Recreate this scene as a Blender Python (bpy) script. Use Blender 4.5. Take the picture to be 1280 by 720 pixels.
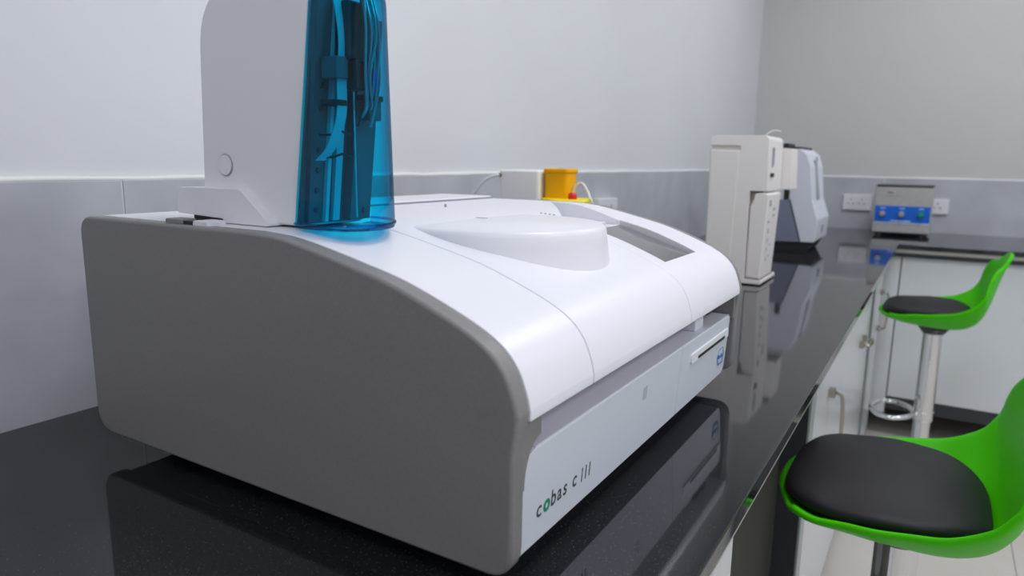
import bpy, bmesh, math, random
from mathutils import Vector, Matrix

for o in list(bpy.data.objects):
    bpy.data.objects.remove(o, do_unlink=True)
scene = bpy.context.scene
COL = scene.collection
R = random.Random(7)

# ------------------------------------------------------------------ camera
BZ = 0.85                       # worktop height
cam_d = bpy.data.cameras.new('camera')
cam = bpy.data.objects.new('camera', cam_d); COL.objects.link(cam)
yaw, pit, rol = 0.5471, 0.1802, 0.0145
fwd = Vector((-math.sin(yaw) * math.cos(pit), math.cos(yaw) * math.cos(pit), -math.sin(pit)))
rgt = Vector((math.cos(yaw), math.sin(yaw), 0)); upv = rgt.cross(fwd)
r2 = math.cos(rol) * rgt + math.sin(rol) * upv
u2 = -math.sin(rol) * rgt + math.cos(rol) * upv
M = Matrix((r2, u2, -fwd)).transposed().to_4x4()
M.translation = Vector((0.9143, -0.4008, 0.3199 + BZ))
cam.matrix_world = M
cam_d.sensor_width = 36.0
cam_d.lens = 36.0 * 870.5 / 1280.0
cam_d.clip_start = 0.02
cam_d.dof.use_dof = True
cam_d.dof.focus_distance = 0.72
cam_d.dof.aperture_fstop = 6.3
scene.camera = cam

# ------------------------------------------------------------------ world, lights, exposure
w = bpy.data.worlds.new('world'); scene.world = w; w.use_nodes = True
w.node_tree.nodes['Background'].inputs[0].default_value = (0.80, 0.86, 1.0, 1)
w.node_tree.nodes['Background'].inputs[1].default_value = 0.35

def area(name, loc, sx, sy, power, col=(1, 1, 1)):
    d = bpy.data.lights.new(name, 'AREA'); d.shape = 'RECTANGLE'
    d.size = sx; d.size_y = sy; d.energy = power; d.color = col
    o = bpy.data.objects.new(name, d); COL.objects.link(o); o.location = loc
    return o

CZ = 2.75
for lx in (1.1, 2.7):
    for ly in (-1.3, 0.7, 2.5):
        area('ceiling_light', (lx, ly, CZ - 0.02), 0.6, 0.6, {(1.1, -1.3): 14, (2.7, -1.3): 34, (1.1, .7): 31, (2.7, .7): 34, (1.1, 2.5): 25, (2.7, 2.5): 25}[(lx, ly)], (0.90, 0.935, 1.0))

vs = scene.view_settings
vs.view_transform = 'Standard'; vs.look = 'None'; vs.gamma = 1.0
vs.use_curve_mapping = False
vs.exposure = -1.0

# ------------------------------------------------------------------ materials
MATS = {}
def new_mat(name):
    m = bpy.data.materials.new(name); m.use_nodes = True
    MATS[name] = m
    return m, m.node_tree, m.node_tree.nodes['Principled BSDF']

def mat(name, col, rough=0.5, metal=0.0, spec=0.5, noise=0.0, nscale=20.0, bump=0.0, bscale=200.0, coat=0.0):
    m, nt, b = new_mat(name)
    b.inputs['Base Color'].default_value = (*col, 1)
    b.inputs['Roughness'].default_value = rough
    b.inputs['Metallic'].default_value = metal
    b.inputs['Specular IOR Level'].default_value = spec
    if coat:
        b.inputs['Coat Weight'].default_value = coat
        b.inputs['Coat Roughness'].default_value = 0.08
    tc = nt.nodes.new('ShaderNodeTexCoord')
    if noise:
        n = nt.nodes.new('ShaderNodeTexNoise'); n.inputs['Scale'].default_value = nscale
        n.inputs['Detail'].default_value = 6
        r = nt.nodes.new('ShaderNodeValToRGB')
        r.color_ramp.elements[0].position = 0.3; r.color_ramp.elements[1].position = 0.7
        r.color_ramp.elements[0].color = (*[c * (1 - noise) for c in col], 1)
        r.color_ramp.elements[1].color = (*[min(1, c * (1 + noise)) for c in col], 1)
        nt.links.new(tc.outputs['Object'], n.inputs['Vector'])
        nt.links.new(n.outputs['Fac'], r.inputs['Fac'])
        nt.links.new(r.outputs['Color'], b.inputs['Base Color'])
    if bump:
        n2 = nt.nodes.new('ShaderNodeTexNoise'); n2.inputs['Scale'].default_value = bscale
        n2.inputs['Detail'].default_value = 3
        bp = nt.nodes.new('ShaderNodeBump'); bp.inputs['Strength'].default_value = bump
        bp.inputs['Distance'].default_value = 0.001
        nt.links.new(tc.outputs['Object'], n2.inputs['Vector'])
        nt.links.new(n2.outputs['Fac'], bp.inputs['Height'])
        nt.links.new(bp.outputs['Normal'], b.inputs['Normal'])
    return m

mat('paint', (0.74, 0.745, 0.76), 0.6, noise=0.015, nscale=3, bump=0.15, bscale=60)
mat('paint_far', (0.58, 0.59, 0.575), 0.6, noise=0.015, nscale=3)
mat('ceiling', (0.8, 0.8, 0.8), 0.8)
mat('wall_tile', (0.49, 0.50, 0.535), 0.42, noise=0.10, nscale=7, bump=0.08, bscale=90)
mat('grout', (0.72, 0.72, 0.72), 0.8)
mat('caulk', (0.80, 0.80, 0.78), 0.5, bump=0.6, bscale=60)
mat('floor_tile', (0.56, 0.52, 0.47), 0.25, noise=0.04, nscale=4)
mat('floor_grout', (0.40, 0.37, 0.34), 0.8)
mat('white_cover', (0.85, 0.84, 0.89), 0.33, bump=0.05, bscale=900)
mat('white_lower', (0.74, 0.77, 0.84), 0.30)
mat('graphite', (0.235, 0.225, 0.225), 0.42, noise=0.05, nscale=300, bump=0.12, bscale=900)
mat('ledge_grey', (0.72, 0.71, 0.78), 0.4)
mat('core_grey', (0.50, 0.51, 0.54), 0.5)
mat('dark', (0.012, 0.012, 0.014), 0.5)
mat('rubber', (0.02, 0.02, 0.02), 0.7)
mat('slot_black', (0.008, 0.008, 0.008), 0.6)
mat('screen', (0.13, 0.14, 0.14), 0.12, coat=0.5)
mat('text_dark', (0.055, 0.055, 0.065), 0.5)
mat('text_green', (0.0, 0.27, 0.14), 0.5)
mat('logo_blue', (0.07, 0.20, 0.50), 0.5)
mat('mark_grey', (0.33, 0.34, 0.38), 0.5)
mat('sticker', (0.50, 0.52, 0.56), 0.5)
mat('tower_white', (0.86, 0.86, 0.90), 0.45, bump=0.08, bscale=900)
mat('inner_plate', (0.13, 0.14, 0.16), 0.5)
mat('inner_light', (0.55, 0.60, 0.65), 0.4)
mat('inner_dark', (0.02, 0.025, 0.03), 0.4)
mat('tube_clear', (0.30, 0.34, 0.38), 0.12, coat=0.6)
mat('plug_blue', (0.03, 0.06, 0.75), 0.4)
mat('screw', (0.10, 0.11, 0.12), 0.35, metal=0.6)
mat('cream', (0.83, 0.79, 0.76), 0.4)
mat('cream_dark', (0.36, 0.33, 0.29), 0.5)
mat('dev_blue_white', (0.70, 0.72, 0.79), 0.35)
mat('dev_blue_grey', (0.20, 0.22, 0.30), 0.4)
mat('yellow', (0.92, 0.44, 0.0), 0.5, spec=0.2)
mat('yellow_bright', (0.95, 0.80, 0.0), 0.5, spec=0.2)
mat('red', (0.65, 0.01, 0.02), 0.4)
mat('canister', (0.94, 0.94, 0.94), 0.35)
mat('cable_white', (0.80, 0.79, 0.80), 0.4)
mat('brass', (0.20, 0.15, 0.08), 0.5)
mat('steel', (0.52, 0.51, 0.49), 0.4, metal=0.5, noise=0.06, nscale=60)
mat('panel_blue', (0.005, 0.13, 0.62), 0.35)
mat('knob_steel', (0.50, 0.48, 0.47), 0.3, metal=0.6)
mat('knob_green', (0.0, 0.28, 0.18), 0.3)
mat('print_white', (0.75, 0.8, 0.95), 0.5)
mat('socket', (0.80, 0.80, 0.82), 0.3)
mat('cab_white', (0.70, 0.72, 0.74), 0.22)
mat('cab_side', (0.36, 0.355, 0.325), 0.5)
mat('edge_board', (0.40, 0.385, 0.34), 0.5)
mat('frame_dark', (0.032, 0.036, 0.045), 0.35)
mat('alu', (0.42, 0.47, 0.46), 0.4, metal=0.4)
mat('chrome', (0.80, 0.80, 0.81), 0.07, metal=1.0)
mat('nickel', (0.42, 0.38, 0.33), 0.25, metal=0.9)
mat('green', (0.060, 0.54, 0.0), 0.42, spec=0.14)
mat('leather', (0.016, 0.014, 0.018), 0.5, spec=0.25, bump=0.12, bscale=500)

# black granite with fine light specks
m, nt, b = new_mat('granite')
tc = nt.nodes.new('ShaderNodeTexCoord')
vo = nt.nodes.new('ShaderNodeTexVoronoi'); vo.inputs['Scale'].default_value = 300
rp = nt.nodes.new('ShaderNodeValToRGB')
rp.color_ramp.elements[0].position = 0.06; rp.color_ramp.elements[0].color = (0.05, 0.052, 0.06, 1)
rp.color_ramp.elements[1].position = 0.22; rp.color_ramp.elements[1].color = (0.012, 0.0125, 0.015, 1)
n1 = nt.nodes.new('ShaderNodeTexNoise'); n1.inputs['Scale'].default_value = 480; n1.inputs['Detail'].default_value = 2
r1 = nt.nodes.new('ShaderNodeValToRGB')
r1.color_ramp.elements[0].position = 0.42; r1.color_ramp.elements[0].color = (0.0, 0.0, 0.0, 1)
r1.color_ramp.elements[1].position = 0.72; r1.color_ramp.elements[1].color = (0.022, 0.022, 0.027, 1)
ad = nt.nodes.new('ShaderNodeMixRGB'); ad.blend_type = 'ADD'; ad.inputs[0].default_value = 1
nt.links.new(tc.outputs['Object'], vo.inputs['Vector']); nt.links.new(tc.outputs['Object'], n1.inputs['Vector'])
nt.links.new(vo.outputs['Distance'], rp.inputs['Fac']); nt.links.new(n1.outputs['Fac'], r1.inputs['Fac'])
nt.links.new(rp.outputs['Color'], ad.inputs[1]); nt.links.new(r1.outputs['Color'], ad.inputs[2])
nt.links.new(ad.outputs[0], b.inputs['Base Color'])
b.inputs['Roughness'].default_value = 0.055
b.inputs['IOR'].default_value = 1.6

# tinted clear plastic (thin wall: coloured transmission + fresnel gloss)
m, nt, b = new_mat('blue_clear')
out = nt.nodes['Material Output']
tr = nt.nodes.new('ShaderNodeBsdfTransparent'); tr.inputs[0].default_value = (0.02, 0.64, 0.84, 1)
gl = nt.nodes.new('ShaderNodeBsdfGlossy'); gl.inputs['Roughness'].default_value = 0.04
gl.inputs[0].default_value = (0.8, 0.95, 1, 1)
cr = nt.nodes.new('ShaderNodeValToRGB')
cr.color_ramp.elements[0].position = 0.35; cr.color_ramp.elements[0].color = (0.005, 0.70, 0.91, 1)
cr.color_ramp.elements[1].position = 0.95; cr.color_ramp.elements[1].color = (0.0, 0.20, 0.36, 1)
lw = nt.nodes.new('ShaderNodeLayerWeight'); lw.inputs[0].default_value = 0.5
pw = nt.nodes.new('ShaderNodeMath'); pw.operation = 'POWER'; pw.inputs[1].default_value = 4.0
fr = nt.nodes.new('ShaderNodeMath'); fr.operation = 'MULTIPLY_ADD'; fr.inputs[1].default_value = 0.35; fr.inputs[2].default_value = 0.02
nt.links.new(lw.outputs['Facing'], cr.inputs['Fac']); nt.links.new(cr.outputs['Color'], tr.inputs[0]); nt.links.new(lw.outputs['Facing'], pw.inputs[0]); nt.links.new(pw.outputs[0], fr.inputs[0])
mx = nt.nodes.new('ShaderNodeMixShader')
nt.links.new(fr.outputs[0], mx.inputs[0]); nt.links.new(tr.outputs[0], mx.inputs[1]); nt.links.new(gl.outputs[0], mx.inputs[2])
nt.links.new(mx.outputs[0], out.inputs['Surface'])

# ------------------------------------------------------------------ helpers
def empty(name, loc, label=None, cat=None, group=None):
    o = bpy.data.objects.new(name, None); COL.objects.link(o); o.location = loc
    o.empty_display_size = 0.05
    if label: o['label'] = label
    if cat: o['category'] = cat
    if group: o['group'] = group
    return o

def tag(o, label, cat, group=None):
    o['label'] = label; o['category'] = cat
    if group: o['group'] = group
    return o

def worldloc(p):
    return p.location.copy() if p.type == 'EMPTY' else Vector((0, 0, 0))   # meshes are built in world coordinates

def link(name, me, material, parent=None, smooth=True, angle=35, bevel=0.0, seg=2):
    me.name = name
    if material: me.materials.append(MATS[material])
    if smooth:
        for p in me.polygons: p.use_smooth = True
        me.set_sharp_from_angle(angle=math.radians(angle))
    o = bpy.data.objects.new(name, me); COL.objects.link(o)
    if parent is not None:
        o.parent = parent
        o.matrix_parent_inverse = Matrix.Translation(-worldloc(parent))
    if bevel > 0:
        md = o.modifiers.new('bevel', 'BEVEL'); md.width = bevel; md.segments = seg
        md.limit_method = 'ANGLE'; md.angle_limit = math.radians(30); md.harden_normals = True
    return o

def from_bm(name, bm, material, parent=None, **k):
    bmesh.ops.recalc_face_normals(bm, faces=bm.faces)
    me = bpy.data.meshes.new(name); bm.to_mesh(me); bm.free()
    return link(name, me, material, parent, **k)

def add_box(bm, x0, x1, y0, y1, z0, z1):
    v = [bm.verts.new((x, y, z)) for x in (x0, x1) for y in (y0, y1) for z in (z0, z1)]
    for f in ((0, 1, 3, 2), (4, 6, 7, 5), (0, 4, 5, 1), (2, 3, 7, 6), (0, 2, 6, 4), (1, 5, 7, 3)):
        bm.faces.new([v[i] for i in f])

def box(name, x0, x1, y0, y1, z0, z1, material, parent=None, **k):
    bm = bmesh.new(); add_box(bm, x0, x1, y0, y1, z0, z1)
    return from_bm(name, bm, material, parent, **k)

def prism_bm(pts, a0, a1, axis='y'):
    """pts: 2D polygon; axis y -> pts are (x,z); x -> (y,z); z -> (x,y)"""
    bm = bmesh.new()
    def P(p, a):
        return {'y': (p[0], a, p[1]), 'x': (a, p[0], p[1]), 'z': (p[0], p[1], a)}[axis]
    A = [bm.verts.new(P(p, a0)) for p in pts]; B = [bm.verts.new(P(p, a1)) for p in pts]
    bm.faces.new(A); bm.faces.new(B[::-1])
    n = len(pts)
    for i in range(n):
        bm.faces.new((A[i], A[(i + 1) % n], B[(i + 1) % n], B[i]))
    return bm

def prism(name, pts, a0, a1, material, parent=None, axis='y', **k):
    return from_bm(name, prism_bm(pts, a0, a1, axis), material, parent, **k)

def rounded(pts, seg=6):
    """pts: (x,y,r) polygon -> rounded polygon"""
    out = []; n = len(pts)
    for i, (x, y, r) in enumerate(pts):
        p = Vector((x, y))
        if r <= 0: out.append((x, y)); continue
        a = Vector(pts[i - 1][:2]) - p; c = Vector(pts[(i + 1) % n][:2]) - p
        ang = a.angle(c); d = min(r / math.tan(ang / 2), a.length * .49, c.length * .49)
        s = p + a.normalized() * d; e = p + c.normalized() * d
        for k in range(seg + 1):
            t = k / seg
            q = (1 - t) ** 2 * s + 2 * t * (1 - t) * p + t * t * e
            out.append((q.x, q.y))
    return out

def catmull(pts, n=8, closed=False):
    P = [Vector(p) for p in pts]; out = []
    m = len(P); rng = range(m if closed else m - 1)
    for i in rng:
        if closed: p0, p1, p2, p3 = P[i - 1], P[i], P[(i + 1) % m], P[(i + 2) % m]
        else: p0, p1, p2, p3 = P[max(i - 1, 0)], P[i], P[i + 1], P[min(i + 2, m - 1)]
        for k in range(n):
            t = k / n
            out.append(0.5 * ((2 * p1) + (p2 - p0) * t + (2 * p0 - 5 * p1 + 4 * p2 - p3) * t * t + (3 * p1 - p0 - 3 * p2 + p3) * t ** 3))
    if not closed: out.append(P[-1])
    return out

def add_tube(bm, pts, r, seg=10, closed=False):
    P = [Vector(p) for p in pts]; n = len(P); rings = []
    prev = None
    for i, p in enumerate(P):
        if closed: t = P[(i + 1) % n] - P[i - 1]
        else: t = P[min(i + 1, n - 1)] - P[max(i - 1, 0)]
        t.normalize()
        if prev is None:
            a = Vector((0, 0, 1)) if abs(t.z) < .9 else Vector((1, 0, 0))
            u = t.cross(a).normalized()
        else:
            u = (prev - t * prev.dot(t)).normalized()
        prev = u; v = t.cross(u)
        rr = r[i] if isinstance(r, (list, tuple)) else r
        rings.append([bm.verts.new(p + rr * (math.cos(2 * math.pi * k / seg) * u + math.sin(2 * math.pi * k / seg) * v)) for k in range(seg)])
    for i in range(n if closed else n - 1):
        A, B = rings[i], rings[(i + 1) % n]
        for k in range(seg):
            bm.faces.new((A[k], A[(k + 1) % seg], B[(k + 1) % seg], B[k]))
    if not closed:
        bm.faces.new(rings[0]); bm.faces.new(rings[-1][::-1])

def tube(name, pts, r, material, parent=None, seg=10, closed=False):
    bm = bmesh.new(); add_tube(bm, pts, r, seg, closed)
    return from_bm(name, bm, material, parent, angle=50)

def lathe_bm(prof, c, seg=40, axis='z'):
    bm = bmesh.new(); rings = []
    for r, h in prof:
        ring = []
        for k in range(seg):
            a = 2 * math.pi * k / seg; x, y = r * math.cos(a), r * math.sin(a)
            q = {'z': (x, y, h), 'y': (x, h, y), 'x': (h, x, y)}[axis]
            ring.append(bm.verts.new((c[0] + q[0], c[1] + q[1], c[2] + q[2])))
        rings.append(ring)
    for A, B in zip(rings, rings[1:]):
        for k in range(seg): bm.faces.new((A[k], A[(k + 1) % seg], B[(k + 1) % seg], B[k]))
    bm.faces.new(rings[0]); bm.faces.new(rings[-1][::-1])
    return bm

def lathe(name, prof, c, material, parent=None, seg=40, axis='z', angle=35):
    return from_bm(name, lathe_bm(prof, c, seg, axis), material, parent, angle=angle)

def cut(o, bms):
    """boolean-subtract temporary cutters from o, baked into its mesh"""
    tmp = []
    for bm in bms:
        bmesh.ops.recalc_face_normals(bm, faces=bm.faces)
        me = bpy.data.meshes.new('cutter'); bm.to_mesh(me); bm.free()
        c = bpy.data.objects.new('cutter', me); COL.objects.link(c); tmp.append(c)
        md = o.modifiers.new('cut', 'BOOLEAN'); md.object = c; md.operation = 'DIFFERENCE'; md.solver = 'EXACT'
    bev = [m for m in o.modifiers if m.type == 'BEVEL']
    bpy.context.view_layer.update()
    for m_ in bev: m_.show_viewport = False
    bpy.context.view_layer.update()
    dg = bpy.context.evaluated_depsgraph_get()
    me = bpy.data.meshes.new_from_object(o.evaluated_get(dg))
    for m_ in list(o.modifiers):
        if m_.type == 'BOOLEAN': o.modifiers.remove(m_)
    for m_ in bev: m_.show_viewport = True
    old = o.data; o.data = me; me.name = o.name
    bpy.data.meshes.remove(old)
    for c in tmp:
        me2 = c.data; bpy.data.objects.remove(c); bpy.data.meshes.remove(me2)
    for p in me.polygons: p.use_smooth = True
    me.set_sharp_from_angle(angle=math.radians(35))

def text(name, s, size, origin, xdir, ydir, material, parent, depth=0.0004, sx=1.0, offset=0.0):
    """flat printed lettering: glyph mesh laid on a surface"""
    cu = bpy.data.curves.new(name, 'FONT'); cu.body = s; cu.size = size; cu.extrude = depth / 2
    cu.offset = offset; cu.resolution_u = 3
    t = bpy.data.objects.new('tmp_text', cu); COL.objects.link(t)
    bpy.context.view_layer.update()
    me = bpy.data.meshes.new_from_object(t.evaluated_get(bpy.context.evaluated_depsgraph_get()))
    bpy.data.objects.remove(t); bpy.data.curves.remove(cu)
    X = Vector(xdir); Y = Vector(ydir); Z = X.cross(Y); O = Vector(origin)
    for v in me.vertices:
        v.co = O + X * v.co.x * sx + Y * v.co.y + Z * v.co.z
    me.materials.clear()
    return link(name, me, material, parent, smooth=False)

def struct(o):
    o['kind'] = 'structure'; return o

# ------------------------------------------------------------------ room shell
YF, XR, YB0 = 3.64, 3.5, -2.6
wall = struct(box('wall_left', -0.12, 0.0, YB0, YF + .12, 0, CZ, 'paint', smooth=False))
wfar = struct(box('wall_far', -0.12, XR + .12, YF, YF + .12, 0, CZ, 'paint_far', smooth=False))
struct(box('wall_right', XR, XR + .12, YB0, YF, 0, CZ, 'paint', smooth=False))
struct(box('wall_back', -0.12, XR + .12, YB0 - .12, YB0, 0, CZ, 'paint', smooth=False))
struct(box('ceiling', -0.12, XR + .12, YB0 - .12, YF + .12, CZ, CZ + .1, 'ceiling', smooth=False))
fl = struct(box('floor', -0.12, XR + .12, YB0 - .12, YF + .12, -.1, -.003, 'floor_grout', smooth=False))
# floor tiles
tile_me = None
TS = 0.60
for i in range(7):
    for j in range(11):
        x0 = 0.02 + i * TS - 0.0; y0 = -2.56 + j * TS
        if x0 > XR - .1: continue
        if tile_me is None:
            o = box('tile', 0, TS - .003, 0, TS - .003, -.004, 0, 'floor_tile', smooth=False, bevel=0.0)
            tile_me = o.data
        else:
            o = bpy.data.objects.new('tile', tile_me); COL.objects.link(o)
        o.parent = fl; o.location = (x0, y0, 0)
# wall tiles along the left wall: 1.2 m pieces above the worktop
def wall_tile_run(parent, along, starts, ends, h, t=0.008):
    for a, c in zip(starts, ends):
        if along == 'y': box('tile', 0, t, a + .0012, c - .0012, BZ - .3, BZ + h, 'wall_tile', parent, bevel=0.0008, seg=1)
        else: box('tile', a + .0012, c - .0012, YF - t, YF, BZ - .3, BZ + h, 'wall_tile', parent, bevel=0.0008, seg=1)
js = [-2.287, -1.087, 0.113, 1.313, 2.513, 3.63]
wall_tile_run(wall, 'y', [-2.59] + js[:-1], js, 0.288)
struct(box('grout_line', 0, .0065, -2.59, 3.63, BZ - .3, BZ + .2875, 'grout', wall, smooth=False))
xs = [0.012, 0.66, 1.86, 3.06, XR]
wall_tile_run(wfar, 'x', xs[:-1], xs[1:], 0.262)
box('grout_line', .01, XR, YF - .0065, YF, BZ - .3, BZ + .2615, 'grout', wfar, smooth=False)
# caulk bead on the tile's top edge
def bead(name, pts, parent_kind):
    bm = bmesh.new(); add_tube(bm, pts, [0.0045 + R.uniform(-.0012, .0016) for _ in pts], 8)
    return struct(from_bm(name, bm, 'caulk', angle=60))
bead('trim_1', [(0.0035, -2.5 + 0.06 * k, BZ + .290 + R.uniform(-.0008, .0008)) for k in range(103)], 1)
bead('trim_2', [(0.02 + 0.12 * k, YF - .0035, BZ + .2635) for k in range(29)], 1)

# ------------------------------------------------------------------ bench: worktop
XB, YBF = 0.783, 2.932
top = empty('worktop', (0.4, 1.0, BZ - .02), 'L-shaped polished black granite worktop running along both walls', 'worktop')
Lp = [(0.0085, YB0 + .02), (XB, YB0 + .02), (XB, YBF), (XR - .01, YBF), (XR - .01, YF - .0085), (0.0085, YF - .0085)]
prism('slab', Lp, BZ - .020, BZ, 'granite', top, axis='z', bevel=0.0022, seg=2)
eb = 0.006
Lb = [(0.0085, YB0 + .02), (XB - eb, YB0 + .02), (XB - eb, YBF + eb), (XR - .01, YBF + eb), (XR - .01, YF - .0085), (0.0085, YF - .0085)]
prism('edge_board', Lb, BZ - .036, BZ - .0202, 'edge_board', top, axis='z', smooth=False)
# dark strip under the far run
box('dark_strip', XB - .02, XR - .02, YBF + .012, YBF + .03, BZ - .052, BZ - .0362, 'frame_dark', top, smooth=False)

# ------------------------------------------------------------------ under-bench furniture
FX = 0.74
def d_handle(parent, p0, p1, out, r=0.0045):
    """bar handle from p0 to p1 with two square brackets; out = outward direction"""
    p0, p1, out = Vector(p0), Vector(p1), Vector(out)
    h = empty_part(parent)
    bm = bmesh.new()
    mid = [p0, p0 + out * .022, p0 + out * .03 + (p1 - p0) * .08, p0 + out * .034 + (p1 - p0) * .5, p1 + out * .03 - (p1 - p0) * .08, p1 + out * .022, p1]
    add_tube(bm, catmull(mid, 6), r, 10)
    for p in (p0, p1):
        s = .010
        q = p + out * .004
        add_box(bm, q.x - (s if out.x == 0 else .004), q.x + (s if out.x == 0 else .010), q.y - (s if out.y == 0 else .010), q.y + (s if out.y == 0 else .004), q.z - s, q.z + s)
    return from_bm('handle', bm, 'nickel', parent)
def empty_part(p): return p

def cabinet_y(label, y0, y1, doors, z0=0.05, near_side=True):
    """base cabinet under the left run, front towards +x"""
    c = empty('base_cabinet', (0.4, (y0 + y1) / 2, 0), label, 'cabinet')
    box('carcass', 0.03, FX - .02, y0, y1, z0 + .02, BZ - .037, 'cab_side', c, smooth=False)
    box('plinth', 0.05, FX - .05, y0 + .01, y1 - .01, 0, z0 + .02, 'frame_dark', c, smooth=False)
    for (a, e, za, zb, hd) in doors:
        d = box('door', FX - .0195, FX, a + .0015, e - .0015, za, zb, 'cab_white', c, bevel=0.0012, seg=1)
        if hd == 'h': 
            ym = hd_y[(a, e)]; d_handle(d, (FX, ym - .05, .605), (FX, ym + .05, .605), (1, 0, 0))
        elif hd:
            d_handle(d, (FX, hd, .655), (FX, hd, .50), (1, 0, 0))
    return c
hd_y = {(1.66, 2.42): 2.09}
cabinet_y('white cabinet under the granite worktop below the front of the analyzer', -2.4, 0.42,
          [(-2.4, -1.7, .05, .80, None), (-1.7, -1.0, .05, .80, None), (-1.0, -.29, .05, .80, None), (-.29, .42, .05, .80, None)])
cabinet_y('glossy white cabinet under the worktop beside the front bar stool', 1.06, 2.42,
          [(1.06, 1.66, .05, .805, 1.30), (1.66, 2.42, .05, .805, 'h')])
cabinet_y('narrow white cabinet at the inner corner of the bench', 2.52, 2.928, [(2.52, 2.928, .05, .805, 2.84)])

def leg(label, y):
    l = empty('bench_leg', (FX - .025, y, 0), label, 'bench leg', 'steel bench legs')
    box('post', FX - .046, FX - .0015, y, y + .045, 0, BZ - .037, 'frame_dark', l, smooth=False)
    box('front_strip', FX - .0012, FX + .004, y, y + .055, 0, BZ - .037, 'alu', l, bevel=.001, seg=1)
    if y > 2:
        pass
    return l
leg('dark grey steel bench leg just behind the front bar stool', 1.0)
leg('dark grey steel bench leg near the far inner corner of the bench', 2.455)

# far run, fronts towards -y
FY = YBF + .035
cf = None
labels_far = ['wide white cabinet under the far worktop behind the rear bar stool', 'white cabinet under the far worktop next along from the rear bar stool', 'white cabinet at the right end of the far worktop']
for k, (a, e) in enumerate(((0.80, 1.62), (1.62, 2.44), (2.44, 3.26))):
    c = empty('base_cabinet', ((a + e) / 2, FY + .3, 0), labels_far[k], 'cabinet')
    box('carcass', a, e, FY + .02, YF - .02, .185, BZ - .0365, 'cab_side', c, smooth=False)
    d = box('door', a + .0015, e - .0015, FY, FY + .0195, .178, BZ - .056, 'cab_white', c, bevel=.0012, seg=1)
    d_handle(d, (e - .07, FY, .66), (e - .07, FY, .52), (0, -1, 0))
    box('bottom_rail', a, e, FY - .002, FY + .03, .122, .176, 'frame_dark', c, smooth=False)
    box('toe_panel', a, e, YF - .12, YF - .10, 0, .184, 'dark', c, smooth=False)
# corner filler strip between the two runs
box_f = box('corner_filler', FX - .02, .797, FY - .001, FY + .03, .10, BZ - .056, 'cab_white', smooth=False)
tag(box_f, 'narrow white filler strip in the inner corner between the cabinets', 'filler strip')

# ------------------------------------------------------------------ analyzer
A = empty('chemistry_analyzer', (0.42, 0.3, BZ), 'large white benchtop analyzer with dark grey side panel, sloping front and teal clear tower', 'analyzer')
PF = [(.42, 1.1080), (.455, 1.1058), (.486, 1.1005), (.53, 1.0908), (.571, 1.0808), (.608, 1.0680), (.644, 1.0530), (.664, 1.0405), (.676, 1.0265), (.683, 1.0100), (.686, .998)]
PFs = [(p.x, p.y) for p in catmull(PF, 5)]
def prof(x):
    for (a, za), (c, zc) in zip(PFs, PFs[1:]):
        if a <= x <= c: return za + (zc - za) * (x - a) / (c - a)
    return 1.108 if x < .42 else .998
back_top = rounded([(.150, .99, 0), (.150, 1.108, .018), (.30, 1.108, 0)])[:-1]
panel = rounded([(.60, .874, 0), (.150, .874, .028), (.150, 1.108, .020), (.30, 1.108, 0)]) + PFs + [(.6845, .985)] + rounded([(.6825, .97, 0), (.6820, .874, .022), (.60, .874, 0)])[:-1]
def end_panel(y0, y1):
    return prism('side_panel', panel, y0, y1, 'graphite', A, bevel=0.0035, seg=3, angle=60)
p1 = end_panel(-.0165, .0015)
p2 = end_panel(.592, .606)
tabp = [(.0010, .9905), (.0270, .9905), (.0275, .972)] + [(.0275 - .0235 * math.sin(t * math.pi / 16), .936 + .036 * math.cos(t * math.pi / 16)) for t in range(1, 9)] + [(.0010, .936)]
prism('panel_tab', tabp, .652, .6810, 'graphite', A, axis='x', bevel=.0012, angle=60)
prism('panel_tab', [(.5925, .9905), (.587, .9905), (.587, .955), (.5925, .955)], .652, .6810, 'graphite', A, axis='x', bevel=.0012)
# inner core
box('core', .165, .642, .004, .592, .880, .9895, 'core_grey', A, smooth=False)
box('under_deck', .165, .60, .006, .590, .9897, 1.04, 'dark', A, smooth=False)
# covers
coverA = prism('left_cover', back_top + [(.30, 1.108)] + PFs + [(.686, .990), (.55, .990)], .0020, .1058, 'white_cover', A, bevel=.0012, angle=60)
rear = prism('rear_cover', rounded([(.150, .99, 0), (.150, 1.1120, .018), (.2660, 1.1120, 0), (.2660, .99, 0)]), .1072, .5915, 'white_cover', A, bevel=.0012, angle=60)
body = [(.2705, 1.108), (.34, 1.108)] + PFs + [(.686, .990), (.2705, .990)]
box('hinge_groove_shade', .2661, .2675, .108, .591, 1.090, 1.1100, 'mark_grey', A, smooth=False)  # thin grey strip added to draw the shaded hinge groove
coverB = prism('sample_lid', body, .1072, .3692, 'white_cover', A, bevel=.0012, angle=60)
coverC = prism('display_cover', body, .3706, .5915, 'white_cover', A, bevel=.0012, angle=60)
# display recess follows the slope
sl0, sl1 = .530, .641
cut_disp = prism_bm([(sl0, prof(sl0) + .03), (sl1, prof(sl1) + .03), (sl1, prof(sl1) - .006), (sl0, prof(sl0) - .009)], .398, .520)
grip = bmesh.new()
tri = [(.385, .580), (.500, .405), (.545, .508)]
vb = [grip.verts.new((x, y, z)) for (x, y), z in zip(tri, (1.080, 1.086, 1.084))]
vt = [grip.verts.new((x, y, 1.15)) for (x, y) in tri]
grip.faces.new(vb); grip.faces.new(vt[::-1])
for i in range(3): grip.faces.new((vb[i], vb[(i + 1) % 3], vt[(i + 1) % 3], vt[i]))
cut(coverC, [cut_disp, grip])
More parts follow.
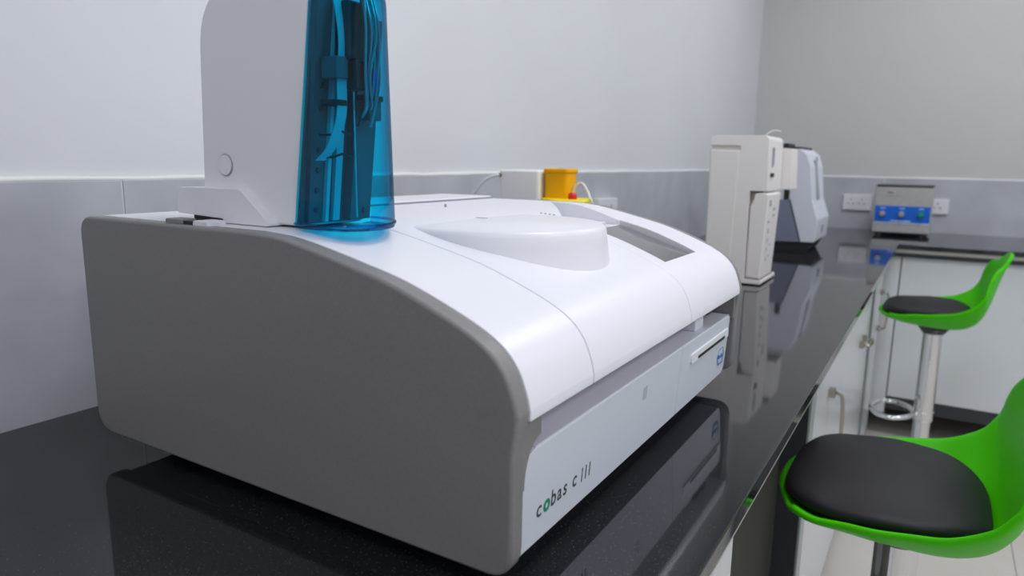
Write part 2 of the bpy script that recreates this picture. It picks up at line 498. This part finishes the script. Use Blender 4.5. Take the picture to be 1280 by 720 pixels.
# display glass and bezel inside the recess
def slope_slab(name, x0, x1, y0, y1, d0, d1, material, parent):
    pts = [(x0, prof(x0) - d0), (x1, prof(x1) - d0 + .002), (x1, prof(x1) - d1), (x0, prof(x0) - d1)]
    return prism(name, pts, y0, y1, material, parent, smooth=False)
bez = slope_slab('display_bezel', sl0 + .0006, sl1 - .0006, .3985, .5195, .0078, .012, 'dark', A)
slope_slab('display_glass', sl0 + .003, sl1 - .003, .4005, .5150, .0066, .0078, 'screen', bez)
# round sample dome with flat top, let into the lid
lathe('sample_dome', [(.1255, 1.035), (.1245, 1.058), (.1225, 1.068), (.1208, 1.078), (.1192, 1.090), (.1182, 1.0985), (.1163, 1.1022), (.1130, 1.1042), (.0, 1.1052)], (.500, .250, 0), 'white_cover', A, seg=96, angle=60)
# lid details
box('lid_pin', .3475, .3495, .352, .355, 1.1079, 1.1120, 'mark_grey', A, smooth=False)
for (x, y, a, l) in ((.4475, .2500, .95, .016), (.4600, .2660, -.05, .014)):
    bm = bmesh.new(); add_box(bm, -l, l, -.0009, .0009, 0, .0004)
    bmesh.ops.transform(bm, matrix=Matrix.Translation((x, y, 1.1051)) @ Matrix.Rotation(a, 4, 'Z'), verts=bm.verts)
    from_bm('lid_mark', bm, 'mark_grey', A, smooth=False)
for k in range(4):
    x = .470 + .0042 * k; y = .396 + .0040 * k
    box('lid_mark', x, x + .0022, y, y + .0022, prof(x) - .0008, prof(x) + .0008, 'mark_grey', A, smooth=False)
# lower front panels
def lower(name, y0, y1, r0, r1, z0=.876):
    # front outline in (y,z) with rounded corners, extruded in x
    out = rounded([(y0, z0, r0[0]), (y1, z0, r1[0]), (y1, .960, r1[1]), (y0, .960, r0[1])], 8)
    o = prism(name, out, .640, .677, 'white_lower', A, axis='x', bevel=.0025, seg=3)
    for v in o.data.vertices:                         # slightly undercut towards the bottom
        if v.co.x > .66: v.co.x -= (.960 - v.co.z) * .064
    return o
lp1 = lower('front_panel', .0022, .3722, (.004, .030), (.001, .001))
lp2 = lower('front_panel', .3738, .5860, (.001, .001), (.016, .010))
box('ledge', .6405, .6755, .028, .584, .9598, .9606, 'ledge_grey', A, smooth=False)
# slot, slit, latch, sticker
sb = prism('card_slot', rounded([(.411, .9295, .004), (.580, .9295, .004), (.580, .9425, .004), (.411, .9425, .004)]), .6745, .6775, 'white_cover', lp2, axis='x', bevel=.001)
box('slit', .6765, .6778, .436, .560, .9312, .9352, 'slot_black', lp2, smooth=False)
lt = box('latch', .645, .667, .452, .486, .9604, .981, 'white_lower', A, bevel=.0015)
box('latch_gap', .650, .668, .500, .548, .974, .9885, 'dark', A, smooth=False)
prism('sticker', [(.6748, .930), (.67528, .930), (.67618, .944), (.6757, .944)], .2520, .2630, 'sticker', lp1, smooth=False)
# wordmark
def wm(s, y, z, size, m, sx=1.0, off=0.0):
    lean = (.960 - z) * .064
    return text('wordmark', s, size, (.67705 - lean, y, z), (0, 1, 0), (.064, 0, 1), m, lp1, sx=sx, offset=off)
wm('c', .0355, .8975, .0205, 'text_dark', .98, .0002)
wm('o', .0468, .8975, .0205, 'text_green', 1.0, .0007)
wm('b', .0590, .8975, .0205, 'text_dark', .92, .0002)
wm('a', .0702, .8975, .0205, 'text_dark', .92, .0002)
wm('s', .0806, .8975, .0205, 'text_dark', .92, .0002)
wm('c', .0975, .8975, .0205, 'text_dark', .95, .0002)
wm('111', .1125, .8960, .0190, 'text_dark', .80, .0001)
# hexagon mark with name
def hexm(name, cy, cz, w_, h_, t, x):
    bm = bmesh.new()
    o_ = [(-1, 0), (-.62, 1), (.62, 1), (1, 0), (.62, -1), (-.62, -1)]
    O = [bm.verts.new((x, cy + a * w_, cz + c * h_)) for a, c in o_]
    I = [bm.verts.new((x, cy + a * (w_ - t), cz + c * (h_ - t))) for a, c in o_]
    O2 = [bm.verts.new((x + .0004, cy + a * w_, cz + c * h_)) for a, c in o_]
    I2 = [bm.verts.new((x + .0004, cy + a * (w_ - t), cz + c * (h_ - t))) for a, c in o_]
    for i in range(6):
        j = (i + 1) % 6
        bm.faces.new((O[i], O[j], I[j], I[i])); bm.faces.new((O2[i], O2[j], I2[j], I2[i]))
        bm.faces.new((O[i], O[j], O2[j], O2[i])); bm.faces.new((I[i], I[j], I2[j], I2[i]))
    return from_bm(name, bm, 'logo_blue', lp2, smooth=False)
hexm('emblem', .5575, .906, .0165, .0120, .0022, .67385)
text('emblem_lettering', 'Roche', .0098, (.67365, .5450, .9028), (0, 1, 0), (.064, 0, 1), 'logo_blue', lp2, sx=.92, offset=.0002)
# feet
for fx in (.215, .61):
    for fy in (.045, .54):
        lathe('foot', [(.0, BZ + .0002), (.019, BZ + .0002), (.020, BZ + .006), (.016, BZ + .012), (.015, BZ + .032), (0, BZ + .032)], (fx, fy, 0), 'rubber', A, seg=24)
# grey clips and dark slot on the panel's top edge beside the tower
prism('clip', rounded([(.290, 1.104, 0), (.318, 1.104, 0), (.316, 1.1125, .002), (.292, 1.1125, .002)]), -.010, .006, 'graphite', A, bevel=.001)
prism('clip', rounded([(.332, 1.104, 0), (.356, 1.104, 0), (.354, 1.1125, .002), (.334, 1.1125, .002)]), -.010, .010, 'white_cover', A, bevel=.001)
box('clip_gap', .317, .333, -.008, .006, 1.1085, 1.1112, 'dark', A, smooth=False)

# --- tower
tw_side = rounded([(.296, 1.110, 0), (.306, 1.325, .060), (.452, 1.325, .004), (.4335, 1.110, 0)], 10)
tower = prism('tower', tw_side, .029, .1055, 'tower_white', A, bevel=.005, seg=3, angle=50)
plinth = prism('tower_plinth', rounded([(.268, 1.1150, .002), (.271, 1.1405, .008), (.364, 1.1415, .014), (.4065, 1.1085, .003), (.341, 1.1085, 0), (.337, 1.1125, .001)], 6), .0185, .122, 'tower_white', A, bevel=.0045, seg=3, angle=50)
box('tower_gap_shade', .285, .385, .025, .115, 1.1082, 1.1180, 'slot_black', A, smooth=False)  # black block put in as the shade of the gap under the plinth
lathe('tower_button', [(0, -.001), (.0095, -.001), (.0095, .0005), (.0088, .0012), (.0, .0012)], (.333, .0285, 1.1625), 'tower_white', tower, seg=32, axis='y')
bmr = bmesh.new(); add_tube(bmr, [(.333 + .0100 * math.cos(a * math.pi / 16), .0286, 1.1625 + .0100 * math.sin(a * math.pi / 16)) for a in range(32)], .0006, 6, closed=True)
from_bm('button_groove', bmr, 'mark_grey', tower)

# clear teal cover (double-walled shell of constant thickness, open at the back)
botp = [(.4340, .0205), (.452, .0182), (.472, .0175), (.489, .0215), (.5015, .0345), (.5050, .0500), (.5020, .0660), (.4930, .0840), (.4780, .1010), (.4600, .1120), (.4340, .1165)]
topp = [(.4505, .0300), (.4600, .0292), (.4720, .0290), (.4850, .0320), (.4955, .0420), (.4985, .0540), (.4965, .0670), (.4890, .0820), (.4760, .0960), (.4640, .1045), (.4505, .1085)]
def smooth2(ps): return [(p.x, p.y) for p in catmull(ps, 4)]
bp, tp = smooth2(botp), smooth2(topp)
bm = bmesh.new(); rows = []
N = len(bp)
def ring(t, shrink, z):
    c = Vector((.452, .066)); out = []
    for a, e in zip(bp, tp):
        p = Vector(a).lerp(Vector(e), t); p = c + (p - c) * (1 - shrink)
        out.append(bm.verts.new((max(p.x, .4340 + .0165 * t), p.y, z)))
    return out
zs = [(0, .012, 1.1095), (0.004, 0, 1.1120)] + [(k / 8, 0, 1.112 + (1.300 - 1.112) * k / 8) for k in range(1, 9)] + [(1.0, .02, 1.3055), (1.0, .07, 1.3095), (1.0, .16, 1.3115), (1.0, .5, 1.3125)]
for t, s, z in zs: rows.append(ring(t, s, z))
for a, c in zip(rows, rows[1:]):
    for k in range(N - 1): bm.faces.new((a[k], a[k + 1], c[k + 1], c[k]))
bm.faces.new(rows[-1])
# bottom plate
rb = ring(0, .40, 1.1095); 
for k in range(N - 1): bm.faces.new((rows[0][k], rows[0][k + 1], rb[k + 1], rb[k]))
cv = from_bm('clear_cover', bm, 'blue_clear', A, angle=60)
# rim at the base and vertical back rails of the cover
bm = bmesh.new(); add_tube(bm, [(x, y, 1.1135) for x, y in bp], .0013, 6); from_bm('cover_rim', bm, 'blue_clear', cv)

# mechanics behind the clear cover
TH = empty('x', (0, 0, 0)) if False else None
bm = bmesh.new()
pv = [bm.verts.new(q) for q in ((.4345, .0225, 1.1125), (.4368, .0225, 1.1125), (.4368, .103, 1.1125), (.4345, .103, 1.1125), (.4522, .0325, 1.304), (.4548, .0325, 1.304), (.4548, .101, 1.304), (.4522, .101, 1.304))]
for f in ((0, 1, 2, 3), (4, 5, 6, 7), (0, 1, 5, 4), (1, 2, 6, 5), (2, 3, 7, 6), (3, 0, 4, 7)): bm.faces.new([pv[k] for k in f])
plate = from_bm('back_plate', bm, 'inner_plate', A, smooth=False)
prism('back_rail', [(.4325, 1.114), (.4400, 1.114), (.4610, 1.292), (.4550, 1.292)], .060, .068, 'inner_light', plate, smooth=False)
prism('back_rail', [(.4325, 1.114), (.4460, 1.114), (.4670, 1.292), (.4550, 1.292)], .076, .102, 'inner_plate', plate, smooth=False)
prism('guide_strip', [(.4325, 1.114), (.4405, 1.114), (.4625, 1.300), (.4550, 1.300)], .0300, .0460, 'inner_plate', plate, smooth=False)
prism('guide_edge', [(.4325, 1.114), (.4445, 1.114), (.4665, 1.300), (.4550, 1.300)], .0462, .0500, 'inner_light', plate, smooth=False)
for z in (1.125, 1.142, 1.160, 1.177, 1.212, 1.231, 1.250):
    x = .4405 + .0222 * (z - 1.114) / .186
    lathe('screw', [(0, 0), (.0026, 0), (.0022, .0012), (0, .0014)], (x, .038, z), 'screw', plate, seg=12, axis='x')
lathe('screw', [(0, 0), (.0026, 0), (.0022, .0012), (0, .0014)], (.4475, .093, 1.122), 'screw', plate, seg=12, axis='x')
head = box('pipettor_head', .462, .480, .046, .080, 1.252, 1.300, 'inner_dark', A, bevel=.002)
box('head_block', .464, .484, .050, .066, 1.228, 1.252, 'inner_dark', head, bevel=.001)
box('head_bracket', .460, .472, .072, .096, 1.221, 1.226, 'inner_dark', head, bevel=.001)
box('head_bracket', .461, .471, .078, .094, 1.204, 1.221, 'inner_plate', head, bevel=.001)
box('head_collar', .456, .474, .034, .048, 1.214, 1.219, 'inner_dark', head, bevel=.001)
box('head_collar', .458, .476, .034, .048, 1.236, 1.254, 'inner_plate', head, bevel=.001)
tube('blue_plug', [(.474, .080, 1.226), (.474, .080, 1.248)], .0034, 'plug_blue', head, seg=12)
# flat ribbon cable hanging in a curve
bm = bmesh.new()
path = catmull([(.470, .043, 1.305), (.474, .045, 1.270), (.472, .044, 1.235), (.472, .042, 1.205), (.466, .036, 1.180), (.458, .030, 1.168)], 6)
prev = None
for p in path:
    a = bm.verts.new((p.x, p.y - .005, p.z)); c = bm.verts.new((p.x + .001, p.y + .005, p.z))
    a2 = bm.verts.new((p.x - .001, p.y - .005, p.z)); c2 = bm.verts.new((p.x, p.y + .005, p.z))
    if prev:
        for q, s in (((prev[0], prev[1], c, a), 1), ((prev[2], prev[3], c2, a2), 1), ((prev[0], prev[2], a2, a), 1), ((prev[1], prev[3], c2, c), 1)): bm.faces.new(q)
    prev = (a, c, a2, c2)
from_bm('ribbon_cable', bm, 'inner_light', head, angle=60)
for k in range(9):
    y0 = .056 + .0035 * (k % 5); x0 = .484 + .002 * (k % 3)
    zb = 1.198 + .008 * ((k * 5) % 4)
    tube('tubing', catmull([(x0, y0, 1.304), (x0 + .004, y0 + .003 * math.sin(k), 1.275), (x0 + .002, y0 + .004 * math.cos(k * 1.7), 1.24), (x0 - .004, y0 + .004, 1.215), (x0 - .012, y0 + .006, zb)], 5), .0011, 'tube_clear' if k % 3 else 'inner_dark', head, seg=6)
tube('needle', [(.468, .062, 1.252), (.468, .062, 1.118)], .0009, 'chrome', head, seg=8)
for z in (1.190, 1.171):
    tube('cable_clip', [(.458, .030, z), (.462, .040, z), (.470, .044, z + .003), (.474, .050, z)], .0013, 'inner_dark', head, seg=6)

# ------------------------------------------------------------------ containers behind the analyzer
def canister(name, label, x0, x1, y0, y1, z1, material, lipmat):
    c = empty(name, ((x0 + x1) / 2, (y0 + y1) / 2, BZ), label, 'container')
    out = rounded([(x0, y0, .010), (x1, y0, .010), (x1, y1, .010), (x0, y1, .010)])
    prism('body', out, BZ + .0005, z1, material, c, axis='z', bevel=.004, seg=3)
    return c
cw = canister('fluid_canister', 'white fluid canister with a thin white tube behind the analyzer', .108, .208, .86, .96, 1.152, 'canister', None)
lathe('port', [(0, -.003), (.004, -.003), (.004, .001), (0, .001)], (.113, .860, 1.141), 'brass', cw, seg=14, axis='y')
tube('tube', catmull([(.113, .858, 1.141), (.100, .852, 1.138), (.082, .846, 1.128), (.064, .842, 1.106), (.056, .840, 1.08), (.054, .840, .90)], 6), .0026, 'cable_white', cw, seg=8)
cy_ = canister('waste_canister', 'yellow waste canister with a red cap beside the white canister', .214, .268, .868, .915, 1.153, 'yellow', None)
prism('lid_rim', rounded([(.2115, .8655, .010), (.2705, .8655, .010), (.2705, .9175, .010), (.2115, .9175, .010)]), 1.147, 1.1565, 'yellow', cy_, axis='z', bevel=.003)
prism('lid_notch', rounded([(.238, .880, .004), (.260, .880, .004), (.260, .91, .004), (.238, .91, .004)]), 1.1562, 1.1570, 'cream_dark', cy_, axis='z')
# lower tray of the waste canister
prism('drip_flange', [(.212, .862), (.285, .790), (.345, .785), (.318, .862), (.300, .925), (.212, .925)], 1.072, 1.0965, 'yellow_bright', cy_, axis='z', bevel=.002)
lathe('cap', [(0, 0), (.009, 0), (.009, .009), (.006, .013), (0, .013)], (.284, .862, 1.0965), 'red', cy_, seg=18)
tube('hose', catmull([(.269, .89, 1.105), (.276, .89, 1.122), (.290, .89, 1.128), (.306, .885, 1.112), (.320, .88, 1.088), (.326, .93, 1.04), (.327, .94, 1.00)], 6), .0026, 'cable_white', cy_, seg=8)

# ------------------------------------------------------------------ wall sockets
def socket(label, along, a0, a1, z0, z1, double):
    if along == 'x':
        s = empty('wall_socket', ((a0 + a1) / 2, YF - .0085, (z0 + z1) / 2), label, 'socket', 'wall sockets')
        out = rounded([(a0, z0, .003), (a1, z0, .003), (a1, z1, .003), (a0, z1, .003)])
        prism('plate', out, YF - .020, YF - .0084, 'socket', s, bevel=.002)
        cs = [a0 + (a1 - a0) * .28, a0 + (a1 - a0) * .66] if double else [(a0 + a1) / 2 - .008]
        zc = (z0 + z1) / 2
        for c in cs:
            for dx, dz, wd, hh in ((0, .014, .004, .007), (-.011, -.006, .005, .005), (.011, -.006, .005, .005)):
                box('pin_hole', c + dx - wd / 2, c + dx + wd / 2, YF - .0206, YF - .0196, zc + dz - hh / 2, zc + dz + hh / 2, 'slot_black', s, smooth=False)
            box('rocker', c + .015, c + .022, YF - .0225, YF - .0196, zc - .012, zc + .006, 'socket', s, bevel=.001)
    else:
        s = empty('wall_socket', (.0085, (a0 + a1) / 2, (z0 + z1) / 2), label, 'socket', 'wall sockets')
        out = rounded([(a0, z0, .003), (a1, z0, .003), (a1, z1, .003), (a0, z1, .003)])
        prism('plate', out, .0084, .030, 'socket', s, axis='x', bevel=.002)
        zc = (z0 + z1) / 2
        for c in (a0 + .05, a1 - .05):
            for dx, dz, wd, hh in ((0, .012, .004, .007), (-.011, -.006, .005, .005), (.011, -.006, .005, .005)):
                box('pin_hole', .0296, .0306, c + dx - wd / 2, c + dx + wd / 2, zc + dz - hh / 2, zc + dz + hh / 2, 'slot_black', s, smooth=False)
    return s
socket('white double wall socket left of the steel ultrasonic cleaner', 'x', .480, .612, .946, 1.026, True)
socket('white single wall socket right of the steel ultrasonic cleaner', 'x', .872, .950, .943, 1.016, False)
socket('white wall socket on the tiled wall beside the yellow canister', 'y', 1.555, 1.695, .985, 1.060, True)

# ------------------------------------------------------------------ cream tall analyzer
D = empty('blood_analyzer', (.45, 1.60, BZ), 'tall cream benchtop device with notched front on the worktop behind the large analyzer', 'analyzer')
X0, X1, Y0, Y1, ZT = .368, .524, 1.515, 1.70, 1.245
bodyp = rounded([(X0 + .004, BZ + .003, .004), (X0, ZT, .014), (X1 - .004, ZT, .016), (X1, 1.101, .003), (.480, 1.101, .002), (.482, .866, 0), (.525, .864, .003), (.525, BZ + .003, .003)])
dbody = prism('body', bodyp, Y0, Y1, 'cream', D, bevel=.006, seg=3)
cut(dbody, [prism_bm([(X0 - .002, 1.2085), (.448, 1.2065), (.448, 1.2185), (X0 - .002, 1.2205)], Y0 - .002, Y0 + .010),])
prism('side_inset', rounded([(X0 + .006, .905, .012), (.440, .905, .02), (.446, 1.205, .002), (X0 + .004, 1.207, .002)]), Y0 - .0025, Y0 + .001, 'cream', D, bevel=.0012)
# pack in the notch
prism('pack', [(.4835, .869), (.521, .867), (.530, 1.094), (.512, 1.098), (.494, 1.095), (.490, 1.075), (.4835, 1.062)], Y0 + .002, Y1 - .03, 'cream', D, bevel=.004, seg=3)
box('notch_gap', .4812, .4935, Y0 + .012, Y0 + .1, 1.06, 1.0985, 'cream_dark', D, smooth=False)
prism('pack_tray', [(.4835, .8645), (.523, .8625), (.523, .8665), (.4835, .8685)], Y0 + .001, Y1 - .02, 'cream_dark', D)
for (y, z, sy, sz) in ((1.545, 1.07, .016, .016), (1.60, 1.035, .02, .006), (1.60, 1.052, .014, .008), (1.548, 1.02, .022, .004), (1.555, .995, .006, .012), (1.558, .97, .006, .012), (1.56, .945, .006, .010), (1.56, .918, .006, .010), (1.59, .955, .02, .003), (1.59, .925, .02, .003)):
    x = .521 + .009 * (z - .868) / .226 + .0008
    box('front_mark', x - .002, x + .0006, y - sy / 2, y + sy / 2, z - sz / 2, z + sz / 2, 'mark_grey', D, smooth=False)
box('front_slot', X1 - .004, X1 + .0012, 1.560, 1.572, 1.165, 1.215, 'mark_grey', D, smooth=False)
box('front_connector', X1 - .004, X1 + .0030, 1.545, 1.575, 1.138, 1.148, 'slot_black', D, smooth=False)
prism('side_module', rounded([(.47, 1.101, .003), (.551, 1.101, .003), (.545, 1.215, .003), (.47, 1.222, .003)]), 1.702, 1.79, 'cream', D, bevel=.003)
box('module_vent', .47, .535, 1.70, 1.80, 1.2215, 1.2300, 'slot_black', D, bevel=.002)
tube('wire', catmull([(.47, 1.69, 1.246), (.482, 1.69, 1.260), (.498, 1.69, 1.266), (.512, 1.69, 1.262)], 5), .0016, 'cable_white', D, seg=6)
box('foot', .40, .44, Y0 + .02, Y0 + .05, BZ, BZ + .004, 'rubber', D, smooth=False)
box('foot', .48, .52, Y0 + .02, Y0 + .05, BZ, BZ + .004, 'rubber', D, smooth=False)
box('foot', .44, .48, Y1 - .05, Y1 - .02, BZ, BZ + .004, 'rubber', D, smooth=False)

# ------------------------------------------------------------------ pale blue device behind it
E3 = empty('lab_instrument', (.46, 2.5, BZ), 'pale bluish white instrument with slanted front and black base behind the cream device', 'instrument')
sidep = rounded([(.36, .888, .004), (.360, 1.228, .015), (.465, 1.228, .012), (.487, 1.210, .01), (.503, 1.165, .02), (.517, 1.045, .03), (.541, .975, .03), (.538, .893, .01)])
prism('housing', sidep, 2.33, 2.62, 'dev_blue_white', E3, bevel=.008, seg=3)
prism('dark_side', [(.37, .893), (.4870, .893), (.440, 1.045), (.37, 1.045)], 2.326, 2.331, 'dev_blue_grey', E3, smooth=False)
prism('side_edge', [(.487, .893), (.490, .893), (.443, 1.046), (.440, 1.046)], 2.3245, 2.331, 'slot_black', E3, smooth=False)
box('side_gap', .42, .438, 2.324, 2.331, 1.046, 1.085, 'slot_black', E3, smooth=False)
prism('base', rounded([(.37, BZ + .0005, .002), (.505, BZ + .0005, .003), (.528, .892, .003), (.37, .892, .002)]), 2.335, 2.61, 'slot_black', E3, bevel=.003)
prism('front_window', [(.5010, 1.19), (.5085, 1.13), (.5220, 1.045), (.516, 1.045), (.495, 1.19)], 2.43, 2.48, 'mark_grey', E3, smooth=False)
box('front_label', .527, .5415, 2.45, 2.50, .925, .95, 'mark_grey', E3, smooth=False)
box('front_led', .489, .4955, 2.50, 2.53, 1.185, 1.20, 'mark_grey', E3, smooth=False)
box('top_vent', .38, .462, 2.34, 2.60, 1.2285, 1.236, 'slot_black', E3, bevel=.002)

# ------------------------------------------------------------------ ultrasonic cleaner
U = empty('ultrasonic_cleaner', (.766, 3.41, BZ), 'brushed steel ultrasonic cleaner with blue control panel by the far wall', 'ultrasonic cleaner')
ux0, ux1, uy0, uy1 = .648, .886, 3.305, 3.52
box('tank_housing', ux0, ux1, uy0, uy1, BZ + .016, 1.078, 'steel', U, bevel=.004)
box('lid', ux0 + .002, ux1 - .002, uy0 - .003, uy1 + .002, 1.0785, 1.0865, 'frame_dark', U, bevel=.003)
pb = box('control_panel', ux0 + .006, ux1 - .006, uy0 - .0025, uy0 + .001, .914, .9905, 'panel_blue', U, bevel=.0006, seg=1)
for kx, mt in ((.686, 'knob_steel'), (.765, 'knob_steel'), (.843, 'knob_green')):
    lathe('knob', [(0, 0), (.0135, 0), (.013, -.006), (.0115, -.018), (0, -.019)], (kx, uy0 - .0025, .9535), mt, pb, seg=24, axis='y')
    box('knob_caption', kx - .011, kx + .011, uy0 - .0031, uy0 - .0024, .9785, .9815, 'print_white', pb, smooth=False)
box('panel_caption', .722, .805, uy0 - .0031, uy0 - .0024, .9195, .9235, 'print_white', pb, smooth=False)
box('panel_border', ux0 + .006, ux1 - .006, uy0 - .0028, uy0 + .0005, .9105, .9142, 'print_white', U, smooth=False)
box('print_line', .700, .722, uy0 - .0006, uy0 + .0004, 1.0485, 1.0535, 'text_dark', U, smooth=False)
box('print_line', .694, .758, uy0 - .0006, uy0 + .0004, 1.0350, 1.0390, 'mark_grey', U, smooth=False)
for fx in (ux0 + .03, ux1 - .03):
    for fy in (uy0 + .02, uy1 - .02):
        lathe('foot', [(0, BZ + .0002), (.014, BZ + .0002), (.012, BZ + .0165), (0, BZ + .0165)], (fx, fy, 0), 'rubber', U, seg=16)
box('under_frame', ux0 + .012, ux1 - .012, uy0 + .01, uy1 - .01, BZ + .008, BZ + .0158, 'slot_black', U, smooth=False)

# ------------------------------------------------------------------ bar stools (front towards -x, pole at origin)
def lerp_keys(keys, t):
    for (a, *va), (c, *vc) in zip(keys, keys[1:]):
        if a <= t <= c:
            s = (t - a) / (c - a) if c > a else 0; s = .5 * s + .5 * s * s * (3 - 2 * s)
            return [p + (q - p) * s for p, q in zip(va, vc)]
    return list(keys[-1][1:])

def make_stool(label):
    S = empty('bar_stool', (0, 0, 0), label, 'bar stool', 'green bar stools')
    # seat shell: u from front lip over the seat and up the low back
    cl = catmull([(-.178, .668), (-.150, .650), (-.090, .634), (-.020, .626), (.050, .624), (.098, .636), (.130, .668), (.150, .722), (.166, .790), (.182, .850), (.200, .893)], 4)
    nU = len(cl); nV = 20
    wk = [(0, .100), (.025, .135), (.07, .163), (.15, .185), (.28, .197), (.45, .202), (.58, .202), (.70, .196), (.82, .184), (.92, .163), (.97, .138), (1, .100)]
    rk = [(0, .010, 0), (.1, .034, 0), (.25, .060, 0), (.4, .078, 0), (.5, .092, .0), (.58, .094, .004), (.68, .060, .016), (.78, .028, .026), (.9, .006, .030), (1, -.006, .026)]
    bm = bmesh.new(); grid = []
    L = [0]
    for a, c in zip(cl, cl[1:]): L.append(L[-1] + (c - a).length)
    for i, p in enumerate(cl):
        t = L[i] / L[-1]
        wd = lerp_keys(wk, t)[0]; rz, fx = lerp_keys(rk, t)
        row = []
        for j in range(nV + 1):
            v = -1 + 2 * j / nV
            e = abs(v) ** 2.6
            # rounded front lip and rounded top corners
            px = p.x - fx * e; pz = p.y + rz * e
            if t < .15: px += .030 * (abs(v) ** 3) * (1 - t / .15) ** 2
            if t > .85: pz -= .022 * (abs(v) ** 3) * (t - .85) / .15
            row.append(bm.verts.new((px, v * wd, pz)))
        grid.append(row)
    for i in range(nU - 1):
        for j in range(nV):
            bm.faces.new((grid[i][j], grid[i][j + 1], grid[i + 1][j + 1], grid[i + 1][j]))
    sh = from_bm('seat_shell', bm, 'green', S, angle=80)
    so = sh.modifiers.new('thick', 'SOLIDIFY'); so.thickness = .011; so.offset = 1
    sb_ = sh.modifiers.new('sub', 'SUBSURF'); sb_.levels = 1; sb_.render_levels = 1
    # cushion
    bm = bmesh.new(); rings = []
    nA = 56
    def plan(a, s):
        ca, sa = math.cos(a), math.sin(a)
        n = 3.0
        x = math.copysign(abs(ca) ** (2 / n), ca); y = math.copysign(abs(sa) ** (2 / n), sa)
        w_ = .168 if x < 0 else .168 - .018 * x
        return (-.022 + x * (.140 if x < 0 else .136) * s, y * w_ * s)
    def shell_z(x, y):
        zc = .648 + max(0, -x - .08) * .20 + max(0, x - .02) * .10
        return zc + (.046 + .10 * max(-.12, x)) * (abs(y) / .19) ** 2.6
    for s, dz in ((.80, .010), (.97, .006), (1.010, .013), (1.0, .020), (.965, .0265), (.90, .032), (.78, .0375), (.55, .043), (.3, .046)):
        ring_ = []
        for k in range(nA):
            x, y = plan(2 * math.pi * k / nA, s)
            f = min(1, s) ** 3
            zz = shell_z(x, y) * f + (.664 + max(0, -x - .08) * .1) * (1 - f)
            ring_.append(bm.verts.new((x, y, zz + dz)))
        rings.append(ring_)
    for a, c in zip(rings, rings[1:]):
        for k in range(nA): bm.faces.new((a[k], a[(k + 1) % nA], c[(k + 1) % nA], c[k]))
    bm.faces.new(rings[0][::-1]); bm.faces.new(rings[-1])
    from_bm('cushion', bm, 'leather', S, angle=80)
    # column
    lathe('mount', [(0, .598), (.034, .598), (.044, .612), (.048, .6165), (0, .6165)], (0, 0, 0), 'frame_dark', S, seg=28)
    lathe('gas_lift', [(0, .276), (.0305, .276), (.0315, .279), (.0315, .6), (0, .6)], (0, 0, 0), 'chrome', S, seg=36)
    lathe('column', [(0, .012), (.027, .012), (.027, .2759), (0, .2759)], (0, 0, 0), 'chrome', S, seg=36)
    lathe('base', [(0, 0), (.195, 0), (.200, .004), (.196, .009), (.12, .016), (.05, .030), (.034, .045), (0, .045)], (0, 0, 0), 'chrome', S, seg=56)
    pts = [(-.028, -.012, .298), (-.050, -.065, .298), (-.095, -.100, .298), (-.142, -.082, .298), (-.166, 0, .298), (-.142, .082, .298), (-.095, .100, .298), (-.050, .065, .298), (-.028, .012, .298)]
    fr_ = tube('foot_ring', catmull(pts, 5), .0085, 'chrome', S, seg=12)
    lathe('ring_collar', [(0, .284), (.0335, .284), (.0335, .312), (0, .312)], (0, 0, 0), 'chrome', S, seg=32)
    return S

def copy_tree(o, parent=None):
    c = o.copy(); COL.objects.link(c); c.parent = parent
    for ch in list(o.children): copy_tree(ch, c)
    return c

s1 = make_stool('green bar stool with black cushion nearest the camera, beside the worktop')
s2 = copy_tree(s1)
s2['label'] = 'green bar stool with black cushion farther away, in front of the white cabinets'
s1.location = (.912, .772, 0); s1.rotation_euler[2] = 0.0
s2.location = (.940, 2.40, 0); s2.rotation_euler[2] = 0.0
